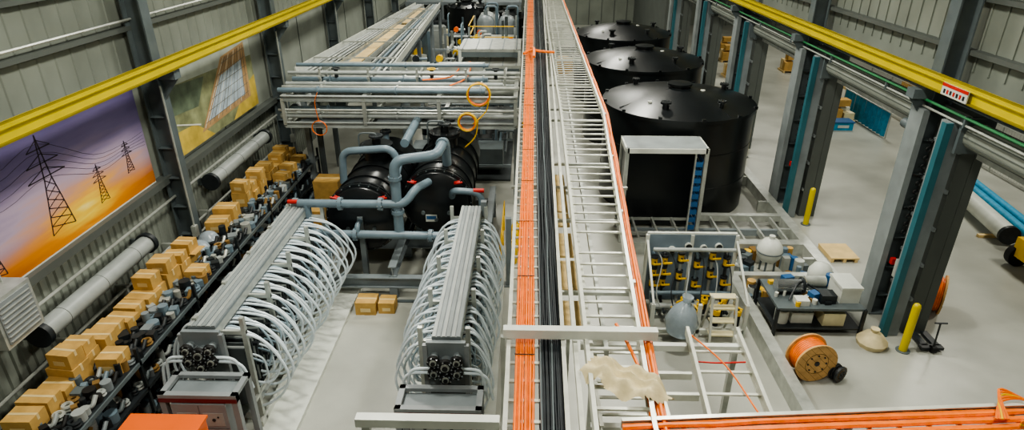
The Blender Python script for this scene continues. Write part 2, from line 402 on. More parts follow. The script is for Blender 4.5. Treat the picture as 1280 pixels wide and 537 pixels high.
while yy<19:
    if random.random()<.45: carton(-8.2,yy,.852,.4,.4,R(.25,.4))
    if random.random()<.5: carton(-8.2,yy,.252,.4,.4,R(.25,.45))
    yy+=.55
b=B('coiled_plastic_bags')
for y in (12.95,13.4,13.9): 
    b.tube_prof((-8.05,y,1.45),(0,0,1),[(.2,0),(.25,.12),(.18,.24),(.06,.3),(0,.3)],CLEAR,14)
b.build()

# ------------------------------------------------------------ hose manifold skids
def hose_skid(cx,y0,y1,hx,zt=2.42,wl=1.05,wr=1.05,Yc=8.0,ct=1.62,kx=0,wc=.72):
    b=B('membrane_hose_skid'); w=.25
    b.box(hx-w,hx+w,y0-.2,y1+.15,zt-.06,zt,STEEL); b.box(hx-w,hx-w+.03,y0-.2,y1+.15,zt-.22,zt-.06,GALV); b.box(hx+w-.03,hx+w,y0-.2,y1+.15,zt-.22,zt-.06,GALV)
    for k in range(6): dx=-.21+.084*k; b.box(hx+dx-.03,hx+dx+.03,y0-.2,y1+.15,zt,zt+.015,STEELL if k%2 else PIPEL)
    n=16
    for s in (-1,1):
        b.cyl((hx+s*.14,y0-.4,zt-.42),(hx+s*.14,y1+.1,zt-.42),.085,CHR,14)
        b.cyl((cx+s*.3,y0-.25,.42),(cx+s*.3,y1+.1,.42),.075,PIPEL,12)
    N=5
    for i in range(N):
        y=y0+(y1-y0)*i/(N-1)
        for s in (-1,1): b.box(cx+s*.42-.04,cx+s*.42+.04,y-.04,y+.04,.12,zt+.06,GALV)
        b.box(cx-.46,cx+.46,y-.03,y+.03,zt-.3,zt-.22,GALV); b.box(cx-.5,cx+.5,y-.03,y+.03,.12,.2,GALV)
    for s in (-1,1): b.box(cx+s*.46-.04,cx+s*.46+.04,y0-.2,y1+.2,.1,.22,WHT); b.box(cx+s*.44-.03,cx+s*.44+.03,y0-.2,y1+.2,.7,.76,GALV)
    b.box(cx-wl*.95,cx+wr*1.0,y0-.3,y1+.2,0,.1,WHT)
    for i in range(n):
        y=y0+.1+(y1-y0-.2)*i/(n-1)
        b.box(cx-.3,cx+.3,y-.07,y+.07,.5,1.72,PIPEL); b.box(cx-.34,cx+.34,y-.1,y-.07,.46,1.78,DKGREY); b.box(cx-.34,cx+.34,y+.07,y+.1,.46,1.78,DKGREY)
        for s,wd in ((-1,wl),(1,wr)):
            for j,(bul,zz,dy) in enumerate(((1.0,1.35,-.09),(.84,1.5,0.03),(.62,1.62,.1))):
                W=wd*bul+R(-.06,.06); dd=R(-.08,.08); ze=.42+.5*j
                p=[(hx+s*.14,y+dy,zt-.36),(hx+s*.32,y+dy,zt-.27),(hx*.4+cx*.6+s*(W*.72),y+dy-.02,zt-.42),(cx+s*W,y+dy-.05+dd,zz),(cx+s*W*.86,y+dy-.05+dd,.85+.2*j),(cx+s*.58,y+dy,.48+.42*j),(cx+s*.34,y+dy,ze)]
                b.tube(cat(p,4),.025 if j<2 else .02,HOSE if j<2 else HOSEB,6)
            b.cyl((hx+s*.14,y-.03,zt-.42),(hx+s*.3,y-.03,zt-.3),.04,BIN,8)
            for zz in (1.6,1.15,.7): b.cyl((cx+s*.3,y,zz),(cx+s*.42,y,zz),.045,BIN,8)
            b.tube(rnd([(cx+s*.3,y+.03,1.6),(cx+s*.62,y+.03,1.5),(cx+s*.64,y+.03,.95),(cx+s*.36,y+.03,.8)],.25,4),.018,HOSE,6)
    yv=y0-.42
    for (dx,dz,r) in ((0,0,.14),(-.2,.1,.11),(.2,.1,.11),(-.2,-.14,.11),(.2,-.14,.11),(0,-.26,.11)):
        c=(hx+dx,yv,zt-.42+dz); b.cyl((c[0],yv-.08,c[2]),(c[0],yv+.2,c[2]),r*.7,STEEL,14); flange(b,(c[0],yv-.05,c[2]),(0,1,0),r,RUB,.07,6)
        b.cyl((c[0],yv-.11,c[2]),(c[0],yv-.08,c[2]),r*.55,GALV,12); b.cyl((c[0],yv-.13,c[2]),(c[0],yv-.11,c[2]),r*.35,RUB,12)
    b.box(hx-.34,hx+.34,yv+.12,yv+.2,zt-.95,zt-.05,STEEL)
    for s in (-1,1):
        for q in (0,.09): b.tube(rnd([(hx+s*.24,yv,zt-.5-q),(hx+s*(.62+q),yv-.02,zt-.5-q),(hx+s*(.72+q),yv,1.25)],.2),.028,HOSE,8)
        b.box(hx+s*.36-.04,hx+s*.36+.04,yv+.1,yv+.18,.1,zt-.1,CAB)
    cx=cx+kx
    for sx in (-1,1):
        X=cx+sx*(wc-.05)
        for yy in (Yc,Yc+.5): b.box(X-.05,X+.05,yy,yy+.1,0,ct,CAB)
        b.box(X-.05,X+.05,Yc,Yc+.6,ct,ct+.07,CAB); b.box(X-.1,X+.1,Yc-.03,Yc+.12,0,.03,CAB)
    b.box(cx-wc,cx+wc,Yc-.004,Yc+.1,ct,ct+.07,CAB); b.box(cx-wc,cx+wc,Yc+.5,Yc+.6,ct,ct+.07,CAB)
    b.box(cx-wc,cx+wc,Yc-.01,Yc+.1,ct-.08,ct,DRED); b.box(cx-wc+.1,cx+wc-.1,Yc+.12,Yc+.5,ct-.06,ct-.03,STEEL)
    b.box(cx-.46,cx+.46,Yc-.03,Yc+.3,.7,ct-.1,CAB)
    b.box(cx-.006,cx+.006,Yc-.036,Yc-.028,.72,ct-.12,STEELD); b.box(cx-.44,cx+.44,Yc-.036,Yc-.028,1.1,1.115,STEELD)
    for sx in (-.22,.22):
        for z in (.92,1.3):
            b.box(cx+sx-.17,cx+sx+.17,Yc-.037,Yc-.03,z-.14,z+.14,PIPEL)
            b.cyl((cx+sx,Yc-.05,z),(cx+sx,Yc-.03,z),.03,BIN,10)
            b.cyl((cx+sx+.08,Yc-.05,z+.06),(cx+sx+.08,Yc-.03,z+.06),.015,BIN,8)
    b.box(cx-wc,cx+wc,Yc,Yc+.06,.2,.3,CAB)
    return b
hose_skid(-5.5,9.2,14.0,-5.72,wl=1.05,wr=1.15,Yc=7.95,ct=1.72,kx=.06,wc=.66).build()
hose_skid(-1.42,9.0,14.0,-1.36,wl=.95,wr=.85,Yc=7.85,ct=1.6).build()
b=B('skid_end_post')
for x in (-4.25,-.45): 
    b.box(x-.07,x+.07,14.3,14.44,0,2.0,STEEL); b.box(x-.12,x+.12,14.25,14.5,0,.03,STEEL)
b.build()
# ------------------------------------------------------------ vessels
def vessel(cx,y0,y1,z,r):
    b=B('horizontal_pressure_vessel'); ax=Vector((0,1,0))
    L=y1-y0
    b.tube_prof((cx,y0,z),ax,[(0,-.16),(r*.45,-.14),(r*.8,-.08),(r*.98,0),(r,.05),(r,L-.05),(r*.95,L+.05),(r*.6,L+.25),(0,L+.3)],VESS,40)
    for yy in (y0+.12,y0+.25): b.tube_prof((cx,yy,z),ax,[(r,-.04),(r+.07,-.04),(r+.07,.04),(r,.04)],VESS,40)
    for k in range(24):
        t=2*math.pi*k/24; p=Vector((cx+(r+.04)*math.cos(t),y0+.18,z+(r+.04)*math.sin(t))); b.cyl(p-ax*.13,p+ax*.13,.018,STEELD,6)
    for yy in [y0+.8+i*.75 for i in range(int((L-.8)/.75))]: b.tube_prof((cx,yy,z),ax,[(r,-.03),(r+.04,-.03),(r+.04,.03),(r,.03)],VESS,40)
    for yy in (y0+.8,y1-.7): b.box(cx-r*.85,cx+r*.85,yy-.1,yy+.1,.6,z-r*.6,STEEL)
    for k in range(3):
        t=math.radians(210+k*60); b.cyl((cx+.45*math.cos(t)*r,y0-.2,z+.45*math.sin(t)*r),(cx+.45*math.cos(t)*r,y0-.08,z+.45*math.sin(t)*r),.05,STEELD,12)
    my=y0+L*.55
    b.cyl((cx,my,z+r-.1),(cx,my,z+r+.32),.36,VESS,24); flange(b,(cx,my,z+r+.3),(0,0,1),.46,VESS,.07,12); flange(b,(cx,my,z+r+.37),(0,0,1),.46,VESS,.05,12)
    b.cyl((cx,my,z+r+.4),(cx,my,z+r+.62),.12,VESS,14); flange(b,(cx,my,z+r+.62),(0,0,1),.2,BIN,.05,8)
    b.tube(rnd([(cx-.5,my,z+r),(cx-.5,my,z+r+.7),(cx,my,z+r+.7),(cx,my,z+r+.5)],.15),.025,STEELD,8)
    b.cyl((cx,my+1.2,z+r-.1),(cx,my+1.2,z+r+.35),.1,PIPE,14); flange(b,(cx,my+1.2,z+r+.36),(0,0,1),.17,BIN,.06,8)
    for sx in (-1,1): b.rbox((cx+sx*.55*r/.85,y0-.02,z+.62),(.16,.12,.06),sx*.25,RED); b.cyl((cx+sx*.55,y0-.1,z+.62),(cx+sx*.72,y0-.1,z+.66),.025,RED,8)
    b.box(cx-.28,cx+.02,y0-.19,y0-.165,z-.45,z-.25,WHT); b.box(cx-.26,cx,y0-.195,y0-.18,z-.38,z-.28,BLUE)
    return b
vessel(-4.25,14.5,18.6,1.85,.88).build()
vessel(-2.4,15.2,19.3,2.0,.88).build()
b=B('vessel_support_skid')
for y in (13.75,15.9,18.6): b.ibeam((-5.8,y,.45),(-1.0,y,.45),.2,.3,.03,STEEL)
for x in (-5.7,-3.4,-1.1): b.ibeam((x,13.7,.75),(x,19,.75),.2,.3,.03,STEEL)
for x in (-5.7,-3.4,-1.1):
    for y in (13.75,15.9,18.6): b.box(x-.1,x+.1,y-.1,y+.1,0,.32,STEEL)
for x in (-5.75,-1.05): b.box(x-.07,x+.07,14.0,14.14,.9,2.6,STEEL)
b.build()
b=B('vessel_process_piping')
def P(pts,rr=.105,mat=PIPE,rad=.28,n=14):
    b.tube(rnd(pts,rad,6),rr,mat,n)
P([(-5.65,14.0,2.52),(-3.0,14.0,2.52),(-2.75,14.2,2.85),(-2.55,15.0,2.7)])
P([(-5.45,14.0,2.52),(-5.45,14.0,1.68),(-1.75,13.95,1.68),(-1.6,14.3,1.95),(-1.6,14.8,1.95)])
P([(-3.2,14.05,1.68),(-3.2,14.05,3.65),(-2.2,14.3,3.7),(-2.15,15.6,3.65),(-2.15,15.8,2.9)],.125)
P([(-4.95,15.6,2.4),(-4.9,15.6,3.3),(-3.6,15.6,3.4),(-3.4,15.6,3.0),(-3.3,14.3,2.9)],.1)
P([(-1.95,15.0,2.3),(-1.9,14.7,2.6),(-1.15,14.6,2.6),(-1.1,14.6,1.5)],.085)
P([(-3.3,16,3.4),(-3.3,19.5,3.4),(-3.3,19.5,2.5)],.12)
P([(-4.25,14.3,1.9),(-4.25,14.0,1.9),(-4.25,13.95,1.68)],.07)
for c,ax in (((-4.6,14.0,2.52),(1,0,0)),((-3.6,14.0,2.52),(1,0,0)),((-5.45,14,2.1),(0,0,1)),((-3.2,14.05,2.3),(0,0,1)),((-3.2,14.05,3.2),(0,0,1)),((-4.3,13.97,1.68),(1,0,0)),((-2.4,13.96,1.68),(1,0,0)),((-2.17,15.2,3.67),(0,1,0))):
    flange(b,c,ax,.165,PIPE,.09,8)
for c in ((-5.75,14,2.56),(-1.2,14.6,2.65)): b.cyl((c[0]-.15,c[1],c[2]),(c[0]+.12,c[1],c[2]),.055,RED,10)
b.build()
carton(-3.95,13.1,0,.5,.45,.35); carton(-3.45,13.15,0,.4,.4,.3)
b=B('drain_grate'); b.box(-4.3,-2.45,13.45,13.55,0,.03,STEELD); b.build()
carton(-6.4,16.3,0,.7,.6,.6); carton(-6.45,17.2,0,.6,.6,.9); carton(-6.4,18.6,0,.8,.7,1.3)

# ------------------------------------------------------------ pipe rack (upper left)
b=B('overhead_pipe_rack')
xa,xb=-7.2,-.35
for y in (17.9,19.3,20.7):
    for z in (3.3,4.1): b.ibeam((xa,y,z),(xb,y,z),.14,.16,.02,PIPEL)
for x in (xa,-4.8,-2.6,xb):
    for z in (3.3,4.1): b.ibeam((x,17.9,z),(x,20.7,z),.12,.14,.02,GALV)
for x in (xa,xb):
    for y in (19.6,20.7): b.ibeam((x,y,0),(x,y,4.1),.16,.16,.02,STEEL,up=(0,1,0))
for x in (xa,-4.8,-2.6,xb): b.box(x-.05,x+.05,17.85,17.95,3.3,4.1,GALV)
for i,(y,z,rr,m) in enumerate(((18.15,3.5,.07,PIPEL),(18.4,3.5,.05,GALV),(18.2,4.26,.08,PIPE),(18.55,4.26,.06,GALV),(18.9,4.28,.07,PIPEL),(19.5,4.28,.08,PIPE),(19.9,4.26,.05,GALV),(20.2,4.3,.1,PIPEL),(18.9,3.5,.08,PIPE),(20.5,4.26,.06,GALV),(19.2,4.55,.05,PIPEL),(20.0,4.62,.06,PIPE),(18.0,3.72,.035,GALV))):
    b.cyl((xa-.2,y,z),(xb+.1-(i%3)*.5,y,z),rr,m,12)
    for x in (-6.2,-3.9,-1.4): flange(b,(x,y,z),(1,0,0),rr*1.5,m,.05)
b.box(xa,xb,20.9,20.95,3.3,3.6,WHT); b.box(xa,xb,18.7,20.8,3.02,3.06,DKGREY)  # thin dark sheet added as shade below the cross pipes
for x in (-6.4,-4.9,-3.4,-1.9,-.7): b.box(x-.03,x+.03,19.0,20.4,4.42,4.48,GALV); b.box(x-.03,x+.03,19.1,19.16,4.1,4.7,GALV)
for x in (-6.0,-3.0,-1.0): b.cyl((x,19.5,4.3),(x,19.5,4.6),.06,BIN,10); b.torus((x,19.5,4.62),(0,0,1),.12,.02,YVAL if x==-3 else BIN,16,6)
for (x,l) in ((-6.7,1.6),(-4.4,1.2),(-2.9,1.5)): b.box(x,x+l,20.3,20.6,4.38,4.6,GALV)
def lx(t,y): 
    near=-7.55+t*2.95; far=-6.35+t*1.3; return near+(far-near)*(y-20.7)/16.3
def run(t,z,w,h,mat,y0=20.5,y1=37): b.bar((lx(t,y0),y0,z),(lx(t,y1),y1,z),w,h,mat)
for t in (0,.33,.7,1): b.ibeam((lx(t,20.7),20.7,4.1),(lx(t,37),37,4.1),.12,.16,.02,STEEL)
for y in range(22,38,2): b.ibeam((lx(0,y)-.05,y,4.0),(lx(1,y)+.05,y,4.0),.1,.1,.015,STEEL)
b.add([(lx(0,20.7),20.7,3.8),(lx(1,20.7),20.7,3.8),(lx(1,37),37,3.8),(lx(0,37),37,3.8)],[(0,1,2,3)],DKGREY)  # dark sheet added so the gaps between the pipes look shaded
for y in (23,28,33,37):
    for t in (0,1): b.ibeam((lx(t,y),y,0),(lx(t,y),y,4.0),.16,.16,.02,STEEL,up=(0,1,0))
for t,rr,m in ((.07,.05,PIPEL),(.13,.04,GALV),(.2,.05,PIPEL),(.26,.03,GALV),(.73,.035,GALV),(.8,.05,PIPE),(.88,.06,PIPEL),(.95,.035,WHT)):
    b.cyl((lx(t,20.2),20.2,4.3),(lx(t,37),37,4.3),rr,m,10)
for k in range(5): y=21+k*1.9; b.bar((lx(.46,y),y,4.22),(lx(.46,y+1.8),y+1.8,4.22),.42,.04,PLY)
run(.46,4.22,.3,.04,PLY,31,36)
run(.33,4.25,.03,.2,GALV); run(.62,4.25,.03,.2,GALV)
run(-.03,4.3,.04,.25,WHT); run(1.03,4.3,.04,.25,WHT)
for y in range(22,37,3): b.box(lx(0,y)-.05,lx(1,y)+.05,y,y+.06,4.4,4.45,GALV)
b.build()
for (x,z,rr) in ((-1.4,4.3,.33),(-1.75,3.5,.26)):
    b=B('yellow_hose_coil')
    for k in range(5): b.torus((x,17.7-.03*k,z+R(-.02,.02)),(R(-.1,.1),1,R(-.1,.1)),rr-.02*(k%2),.022,ORG if k%2 else YVAL,28,7)
    b.tube(cat([(x+.3,17.7,z),(x+.2,17.75,z-.5),(x-.2,17.75,z-.9)],5),.02,YVAL,6)
    b.build()
b=B('thin_cable_loop')
for k in range(3): b.torus((-6.15,17.75-.02*k,3.25),(0,1,0),.22,.012,ORG,24,5)
b.tube(cat([(-6.15,17.75,3.45),(-6.2,17.75,4.0),(-6.1,17.8,4.3)],4),.012,ORG,5); b.build()
b=B('orange_power_lead'); b.tube(cat([(-3.2,18.9,4.42),(-2.4,19.3,4.42),(-2.2,20.5,4.45),(-1.9,21.0,4.5),(-1.9,19.3,4.4),(-2.3,18.4,4.38)],6),.025,ORG,6); b.build()
b=B('equipment_rack_frame')
for i,z in enumerate((2.3,2.8,3.3,3.85)): 
    ya=24.4+i*.55; b.box(-2.85,-.3,ya,28.4,z,z+.12,GALV); b.box(-2.8,-.35,ya-.03,ya,z-.2,z,STEELD)
    for k in range(5): b.box(-2.7+k*.55,-2.66+k*.55,ya,28.3,z+.12,z+.14,STEEL)
for x in (-2.8,-.35):
    for y in (26.05,28.3): b.box(x-.06,x+.06,y-.06,y+.06,0,3.9,WHT)
    b.box(x-.06,x+.06,24.45,24.57,0,2.4,WHT)
b.build()
def vtank(cx,cy,r,h,name='black_storage_tank',peak=.45):
    b=B(name)
    b.tube_prof((cx,cy,0),(0,0,1),[(r,0),(r,h*.5),(r,h-.1),(r+.06,h-.1),(r+.06,h),(r-.02,h+.02),(r*.85,h+peak*.25),(r*.6,h+peak*.58),(r*.3,h+peak*.86),(.32,h+peak*.98)],TANK,72)
    for z in (h*.33,h*.66): b.torus((cx,cy,z),(0,0,1),r,.012,TANK,72,6)
    b.tube_prof((cx,cy,0),(0,0,1),[(.34,h+peak*.9),(.34,h+peak+.06),(.4,h+peak+.06),(.4,h+peak+.12),(0,h+peak+.14)],TANK,32)
    for k in range(4):
        t=2*math.pi*k/4+.5
        b.bar((cx+.4*math.cos(t),cy+.4*math.sin(t),h+peak*.97),(cx+(r-.05)*math.cos(t),cy+(r-.05)*math.sin(t),h+.05),.03,.02,TANK)
    for k in range(12):
        t=2*math.pi*k/12+.1
        b.box(cx+(r+.03)*math.cos(t)-.05,cx+(r+.03)*math.cos(t)+.05,cy+(r+.03)*math.sin(t)-.05,cy+(r+.03)*math.sin(t)+.05,h-.02,h+.07,TANK)
    for t,rr in ((-2.0,.1),(-1.0,.07),(.4,.09),(2.3,.08)):
        x=cx+r*.75*math.cos(t);y=cy+r*.75*math.sin(t); b.cyl((x,y,h+peak*.2),(x,y,h+peak*.3+.22),rr,TANK,14); flange(b,(x,y,h+peak*.3+.22),(0,0,1),rr*1.7,TANK,.05,8)
    b.box(cx-r*.5,cx-r*.5+.12,cy-r*.5,cy-r*.5+.14,h+peak*.4,h+peak*.4+.08,WHT)
    b.cyl((cx+.7,cy-.3,h+peak*.7),(cx+.7,cy-.3,h+peak*.9),.08,WHT,12)
    return b
for (x,y) in ((5.05,20.8),(4.95,27.3),(4.95,34.0)): vtank(x,y,2.45,3.35).build()
vtank(-3.7,39,1.15,4.0,peak=.25).build(); vtank(-1.2,41,1.6,3.2,peak=.3).build()
b=B('steel_panel_frame')
x0,x1,y0,y1,zt=2.85,5.1,16.9,17.95,3.0
for x in (x0,x1):
    for y in (y0,y1): b.box(x-.05,x+.05,y-.05,y+.05,0,zt,GALV)
for y in (y0,y1): b.box(x0,x1,y-.05,y+.05,zt-.14,zt,WHT); b.box(x0,x1,y-.04,y+.04,.25,.35,GALV)
for x in (x0,x1): b.box(x-.05,x+.05,y0,y1,zt-.14,zt,WHT); b.box(x-.04,x+.04,y0,y1,.25,.35,GALV)
b.box(x0+.05,x1-.05,y1-.03,y1,.1,zt-.14,TANK); b.box(x0,x0+.03,y0,y1,.3,zt-.2,TANK)
for k in range(11): 
    b.box(x1-.06,x1-.03,y0+.1,y1-.1,.5+k*.2,.62+k*.2,BLUE)
for x in (x1-.3,): b.box(x-.02,x+.02,y0-.02,y0+.02,.3,zt-.14,GALV)
for k in range(9): b.box(x1-.28,x1-.08,y0-.015,y0+.005,.45+k*.25,.6+k*.25,BLUE)
b.box(x0,x1,y0,y1,zt-.02,zt+.01,STEELL)
b.build()
b=B('containment_kerb')
b.box(8.0,8.3,14.6,24.5,0,.38,GALV); b.box(3.0,8.0,16.15,16.45,0,.38,GALV); b.box(5.35,5.6,8.5,14.4,0,.4,GALV)
b.box(3.0,8.0,18.0,18.2,.2,.4,GALV); b.box(3.0,8.0,17.2,17.3,.1,.3,STEEL)
for k in range(8): b.box(3.3+k*.62,3.36+k*.62,16.45,18.0,.2,.36,GALV)
b.box(5.35,8.3,14.4,14.6,0,.38,GALV)
for y in (15.4,17.2,19.2,21.4,23.4): b.box(7.7,8.0,y-.05,y+.05,.0,.36,GALV)
b.build()

# ------------------------------------------------------------ cable trays
def ladder(b,pl,ql,pr,qr,h=.12,sp=.3,mat=ALU):
    pl,ql,pr,qr=map(Vector,(pl,ql,pr,qr))
    for p,q,s in ((pl,ql,-1),(pr,qr,1)):
        b.bar(p,q,.018,h,mat)
        for dz in (-h/2,h/2): b.bar(p+Vector((0,0,dz))+ (pr-pl).normalized()*(-s*.015),q+Vector((0,0,dz))+(pr-pl).normalized()*(-s*.015),.045,.012,mat)
    L=(ql-pl).length; n=int(L/sp)
    for i in range(1,n):
        t=i/n; a=pl.lerp(ql,t)-Vector((0,0,h*.28)); c=pr.lerp(qr,t)-Vector((0,0,h*.28)); b.bar(a,c,.04,.025,mat)
Z=4.5
b=B('cable_tray_cables')
ladder(b,(-.2,3.2,Z),(-.2,42,Z),(.42,3.2,Z),(.9,42,Z))
def xr(y,a,c): return a+(c-a)*(y-3.2)/38.8
ys=[3.2+i*.9 for i in range(44)]
for k in range(8):
    wob=R(0,6)
    b.tube([(xr(y,-.1+.026*k,-.02+.042*k)+.006*math.sin(y*.9+wob),y,Z-.03+.022*((k+1)%2)+R(-.004,.004)) for i,y in enumerate(ys)],.0165,ORG,6)
for k in range(12):
    b.tube([(xr(y,.16+.02*k,.33+.045*k)+R(-.007,.007),y,Z-.03+.025*((k)%2)+R(-.006,.006)) for y in ys],.014+.001*(k%3),BLK,6)
for k in range(10): b.tube([(xr(y,.17+.022*k,.34+.05*k)+R(-.01,.01),y,Z+.012+R(-.005,.005)) for y in ys],.012,BLK if k%5 else STEELD,6)
for y in [4+i*1.7 for i in range(20)]: b.box(xr(y,-.12,-.04),xr(y,.1,.28),y,y+.012,Z+.01,Z+.016,BLK)
b.tube(cat([(-.15,21.9,Z+.12),(.1,22.1,Z+.2),(.5,22.0,Z+.18),(.9,22.3,Z+.1)],6),.05,ORG,8)
b.tube(cat([(.1,22.9,Z+.12),(.2,22.1,Z+.25),(.2,21.4,Z+.12)],6),.05,ORG,8)
b.build()
b=B('ladder_cable_tray')
xl=lambda y: .66+.16*min(1,(y-3.2)/12)
def xrr(y): return 1.27+ (0.62)*min(1,max(0,(y-4.6)/10.5))
seg=[3.2,4.6,8.5,12,15.1,42]
for i in range(len(seg)-1):
    a,c=seg[i],seg[i+1]; ladder(b,(xl(a),a,Z),(xl(c),c,Z),(xrr(a),a,Z),(xrr(c),c,Z),.16,.32)
for k in range(3):
    b.tube([(xrr(y)+.05+.03*k+R(-.01,.01),y,Z+.0+.03*(k%2)) for y in [3.2+.8*i for i in range(49)]],.022,ORG,6)
b.bar((.55,3.2,Z-.03),(1.02,42,Z-.03),.05,.1,ALU); b.bar((xl(6)+.1,6.2,Z-.25),(1.2,42,Z-.25),.05,.12,ALU); b.bar((1.0,6.2,Z-.35),(1.5,42,Z-.35),.05,.1,GALV)
for y in (7.2,9.4,12,15,18.5,22,26,31,36): b.bar((xr(y,.42,.9),y,Z-.12),(xrr(y)+.02,y,Z-.12),.05,.05,GALV); b.box(xrr(y)-.02,xrr(y)+.04,y-.04,y+.04,Z-.1,Z+.08,GALV)
b.tube(cat([(1.1,6.3,Z+.02),(1.2,5.9,Z),(1.3,5.2,Z-.05),(1.25,4.4,Z-.1),(1.3,3.4,Z-.1)],6),.022,ORG,6)
b.build()
b=B('tray_crossbar')
b.box(-.25,1.52,5.9,6.0,Z+.08,Z+.2,WHT)
b.box(-.28,-.23,5.92,5.98,0,Z+.08,GALV); b.box(.48,.52,5.92,5.98,0,Z+.08,GALV)
b.build()
b=B('tray_crossbar'); b.box(-1.65,-.24,4.6,4.7,Z-.04,Z+.06,WHT)
b.box(-1.6,-1.52,4.62,4.68,0,Z-.04,GALV); b.build()
for y in (11.5,17,24,31,38):
    b=B('tray_crossbar'); b.box(-.3,2.0,y,y+.06,Z-.46,Z-.41,GALV)
    b.box(.48,.56,y,y+.06,0,Z-.46,GALV)
    b.build()
b=B('plank_walkway')
for (a,c) in ((7.9,8.75),(8.9,9.7),(10.0,10.5),(10.6,12.4),(6.9,7.6)): b.box(.5,.78,a,c,3.95,3.99,PLY)
for a in (7.0,8.2,9.3,10.4,11.6): b.box(.45,.85,a,a+.05,3.88,3.95,GALV)
b.build()
b=B('ladder_spur_tray')
Z2=3.5
ladder(b,(2.15,5.0,Z2),(2.35,7.6,Z2),(2.95,5.0,Z2),(3.1,7.6,Z2),.14,.42)
ladder(b,(.9,5.6,Z2),(.9,8.0,Z2),(1.75,5.6,Z2),(1.75,8.0,Z2),.12,.3)
b.box(.8,3.1,5.7,5.78,Z2-.15,Z2-.05,WHT); b.box(.8,3.1,7.3,7.38,Z2-.15,Z2-.05,WHT)
b.bar((1.75,6.2,Z2),(2.2,6.2,Z2),.05,.1,ALU); b.bar((1.75,6.6,Z2),(2.2,6.6,Z2),.05,.1,ALU)
b.tube(cat([(2.4,7.5,Z2),(2.7,6.8,Z2+.02),(2.85,6.0,Z2),(3.0,5.0,Z2)],5),.012,ORG,6)
b.tube(cat([(2.3,6.9,Z2),(2.6,6.85,Z2+.02),(3.0,6.9,Z2)],5),.012,RED,6)
for x in (1.0,3.0): b.box(x-.04,x+.04,7.3,7.38,0,Z2-.15,GALV)
b.build()
b=B('orange_cross_tray')
p0=Vector((.95,4.3,Z)); p1=Vector((8.2,4.85,Z)); q0=Vector((.95,4.68,Z)); q1=Vector((8.2,5.25,Z))
ladder(b,p0,p1,q0,q1,.12,.3)
for k in range(7):
    b.tube([p0.lerp(q0,.12+.125*k).lerp(p1.lerp(q1,.12+.125*k),i/16)+Vector((R(-.01,.01),R(-.01,.01),.01+.03*(k%2))) for i in range(17)],.026,ORG,6)
for x in (3.2,6.8): b.box(x-.04,x+.04,4.75,4.83,0,Z-.06,GALV)
b.build()
b=B('orange_cable_coil')
for k in range(5):
    b.tube(cat([(4.55+.03*k,4.72,Z+.1),(4.75,4.95+.02*k,Z+.12+.02*k),(5.0,4.98,Z+.12),(5.06+.03*k,4.75,Z+.13),(4.9,4.55,Z+.12),(4.68,4.6,Z+.12+.02*k)],5),.013,ORG if k!=2 else YVAL,6)
b.build()
b=B('canvas_drape'); N=22; vs=[];fs=[]
for i in range(N+1):
    for j in range(N+1):
        u=i/N;v=j/N
        x=.6+.88*u+.05*math.sin(v*5); y=5.0+.5*v+.1*math.sin(u*4+.6)-.12*u
        z=Z+.12+.06*math.sin(u*11+v*5)*math.sin(v*8+1)+.035*math.sin(u*23-v*9)-.5*max(0,abs(u-.5)-.36)-.25*max(0,.25-v)
        vs.append((x,y,z))
for i in range(N):
    for j in range(N):
        if (i+j>6) and (i-j<15) and (j-i<15): fs.append((i*(N+1)+j,(i+1)*(N+1)+j,(i+1)*(N+1)+j+1,i*(N+1)+j+1))
b.add(vs,fs,CANV,True); b.build()

# ------------------------------------------------------------ valve rack & pump bench (right)
b=B('valve_manifold_rack')
x0,x1,y0,y1=2.95,5.1,12.2,13.6
b.box(x0,x1,y1-.05,y1,.15,2.0,PANEL)
b.bar((x0,y1,2.0),(x1,y1,2.0),.08,.08,WHT)
for x in (x0,(x0+x1)/2,x1):
    b.box(x-.04,x+.04,y1-.09,y1-.01,0,2.0,WHT); b.box(x-.04,x+.04,y0-.04,y0+.04,0,.9,WHT)
for y in (y0,y1): b.box(x0,x1,y-.04,y+.04,.12,.22,WHT)
for x in (x0,x1): b.bar((x,y0,.9),(x,y1,1.9),.05,.05,WHT)
def yv(x,y,z,s=1):
    b.cyl((x,y,z-.09*s),(x,y,z+.09*s),.075*s,YVAL,12); b.cyl((x,y,z-.14*s),(x,y,z-.09*s),.09*s,BIN,12); b.cyl((x,y,z+.09*s),(x,y,z+.14*s),.09*s,BIN,12)
    b.cyl((x,y-.16*s,z),(x,y,z),.025,BIN,8); b.rbox((x+.05*s,y-.17*s,z),(.2*s,.03,.04),.1,YVAL)
for k,x in enumerate((3.12,3.36,3.75,4.15,4.5,4.85)):
    yk=y1-.28
    b.tube(rnd([(x,yk-.6,.3),(x,yk,.3),(x,yk,1.5+.1*(k%2)),(x,y1-.05,1.5+.1*(k%2))],.1),.04,(PIPE,BIN,PIPEL,PIPE,PIPEL,BIN)[k],10)
    for z in ((1.4,1.1,.8) if k<2 else ((1.25,.7) if k%2 else (.95,1.45))): yv(x,yk,z+.03*k,1.0)
for (x,z) in ((3.56,1.6),(3.95,1.7),(4.32,1.65),(4.68,1.7)): b.cyl((x,y1-.12,z),(x,y1-.05,z),.09,WHT,16); b.cyl((x,y1-.13,z),(x,y1-.12,z),.075,BIN,16)
for k in range(10):
    x=x0+.55+k*.165; yy=y0+.2+.25*(k%3); b.cyl((x,yy,.2),(x,yy,.5),.07,BIN,14); b.cyl((x,yy,.5),(x,yy,.62),.085,YVAL,12); b.cyl((x,yy,.62),(x,yy,.68),.03,BIN,8); b.rbox((x,yy,.69),(.2,.035,.02),k*.6,YVAL)
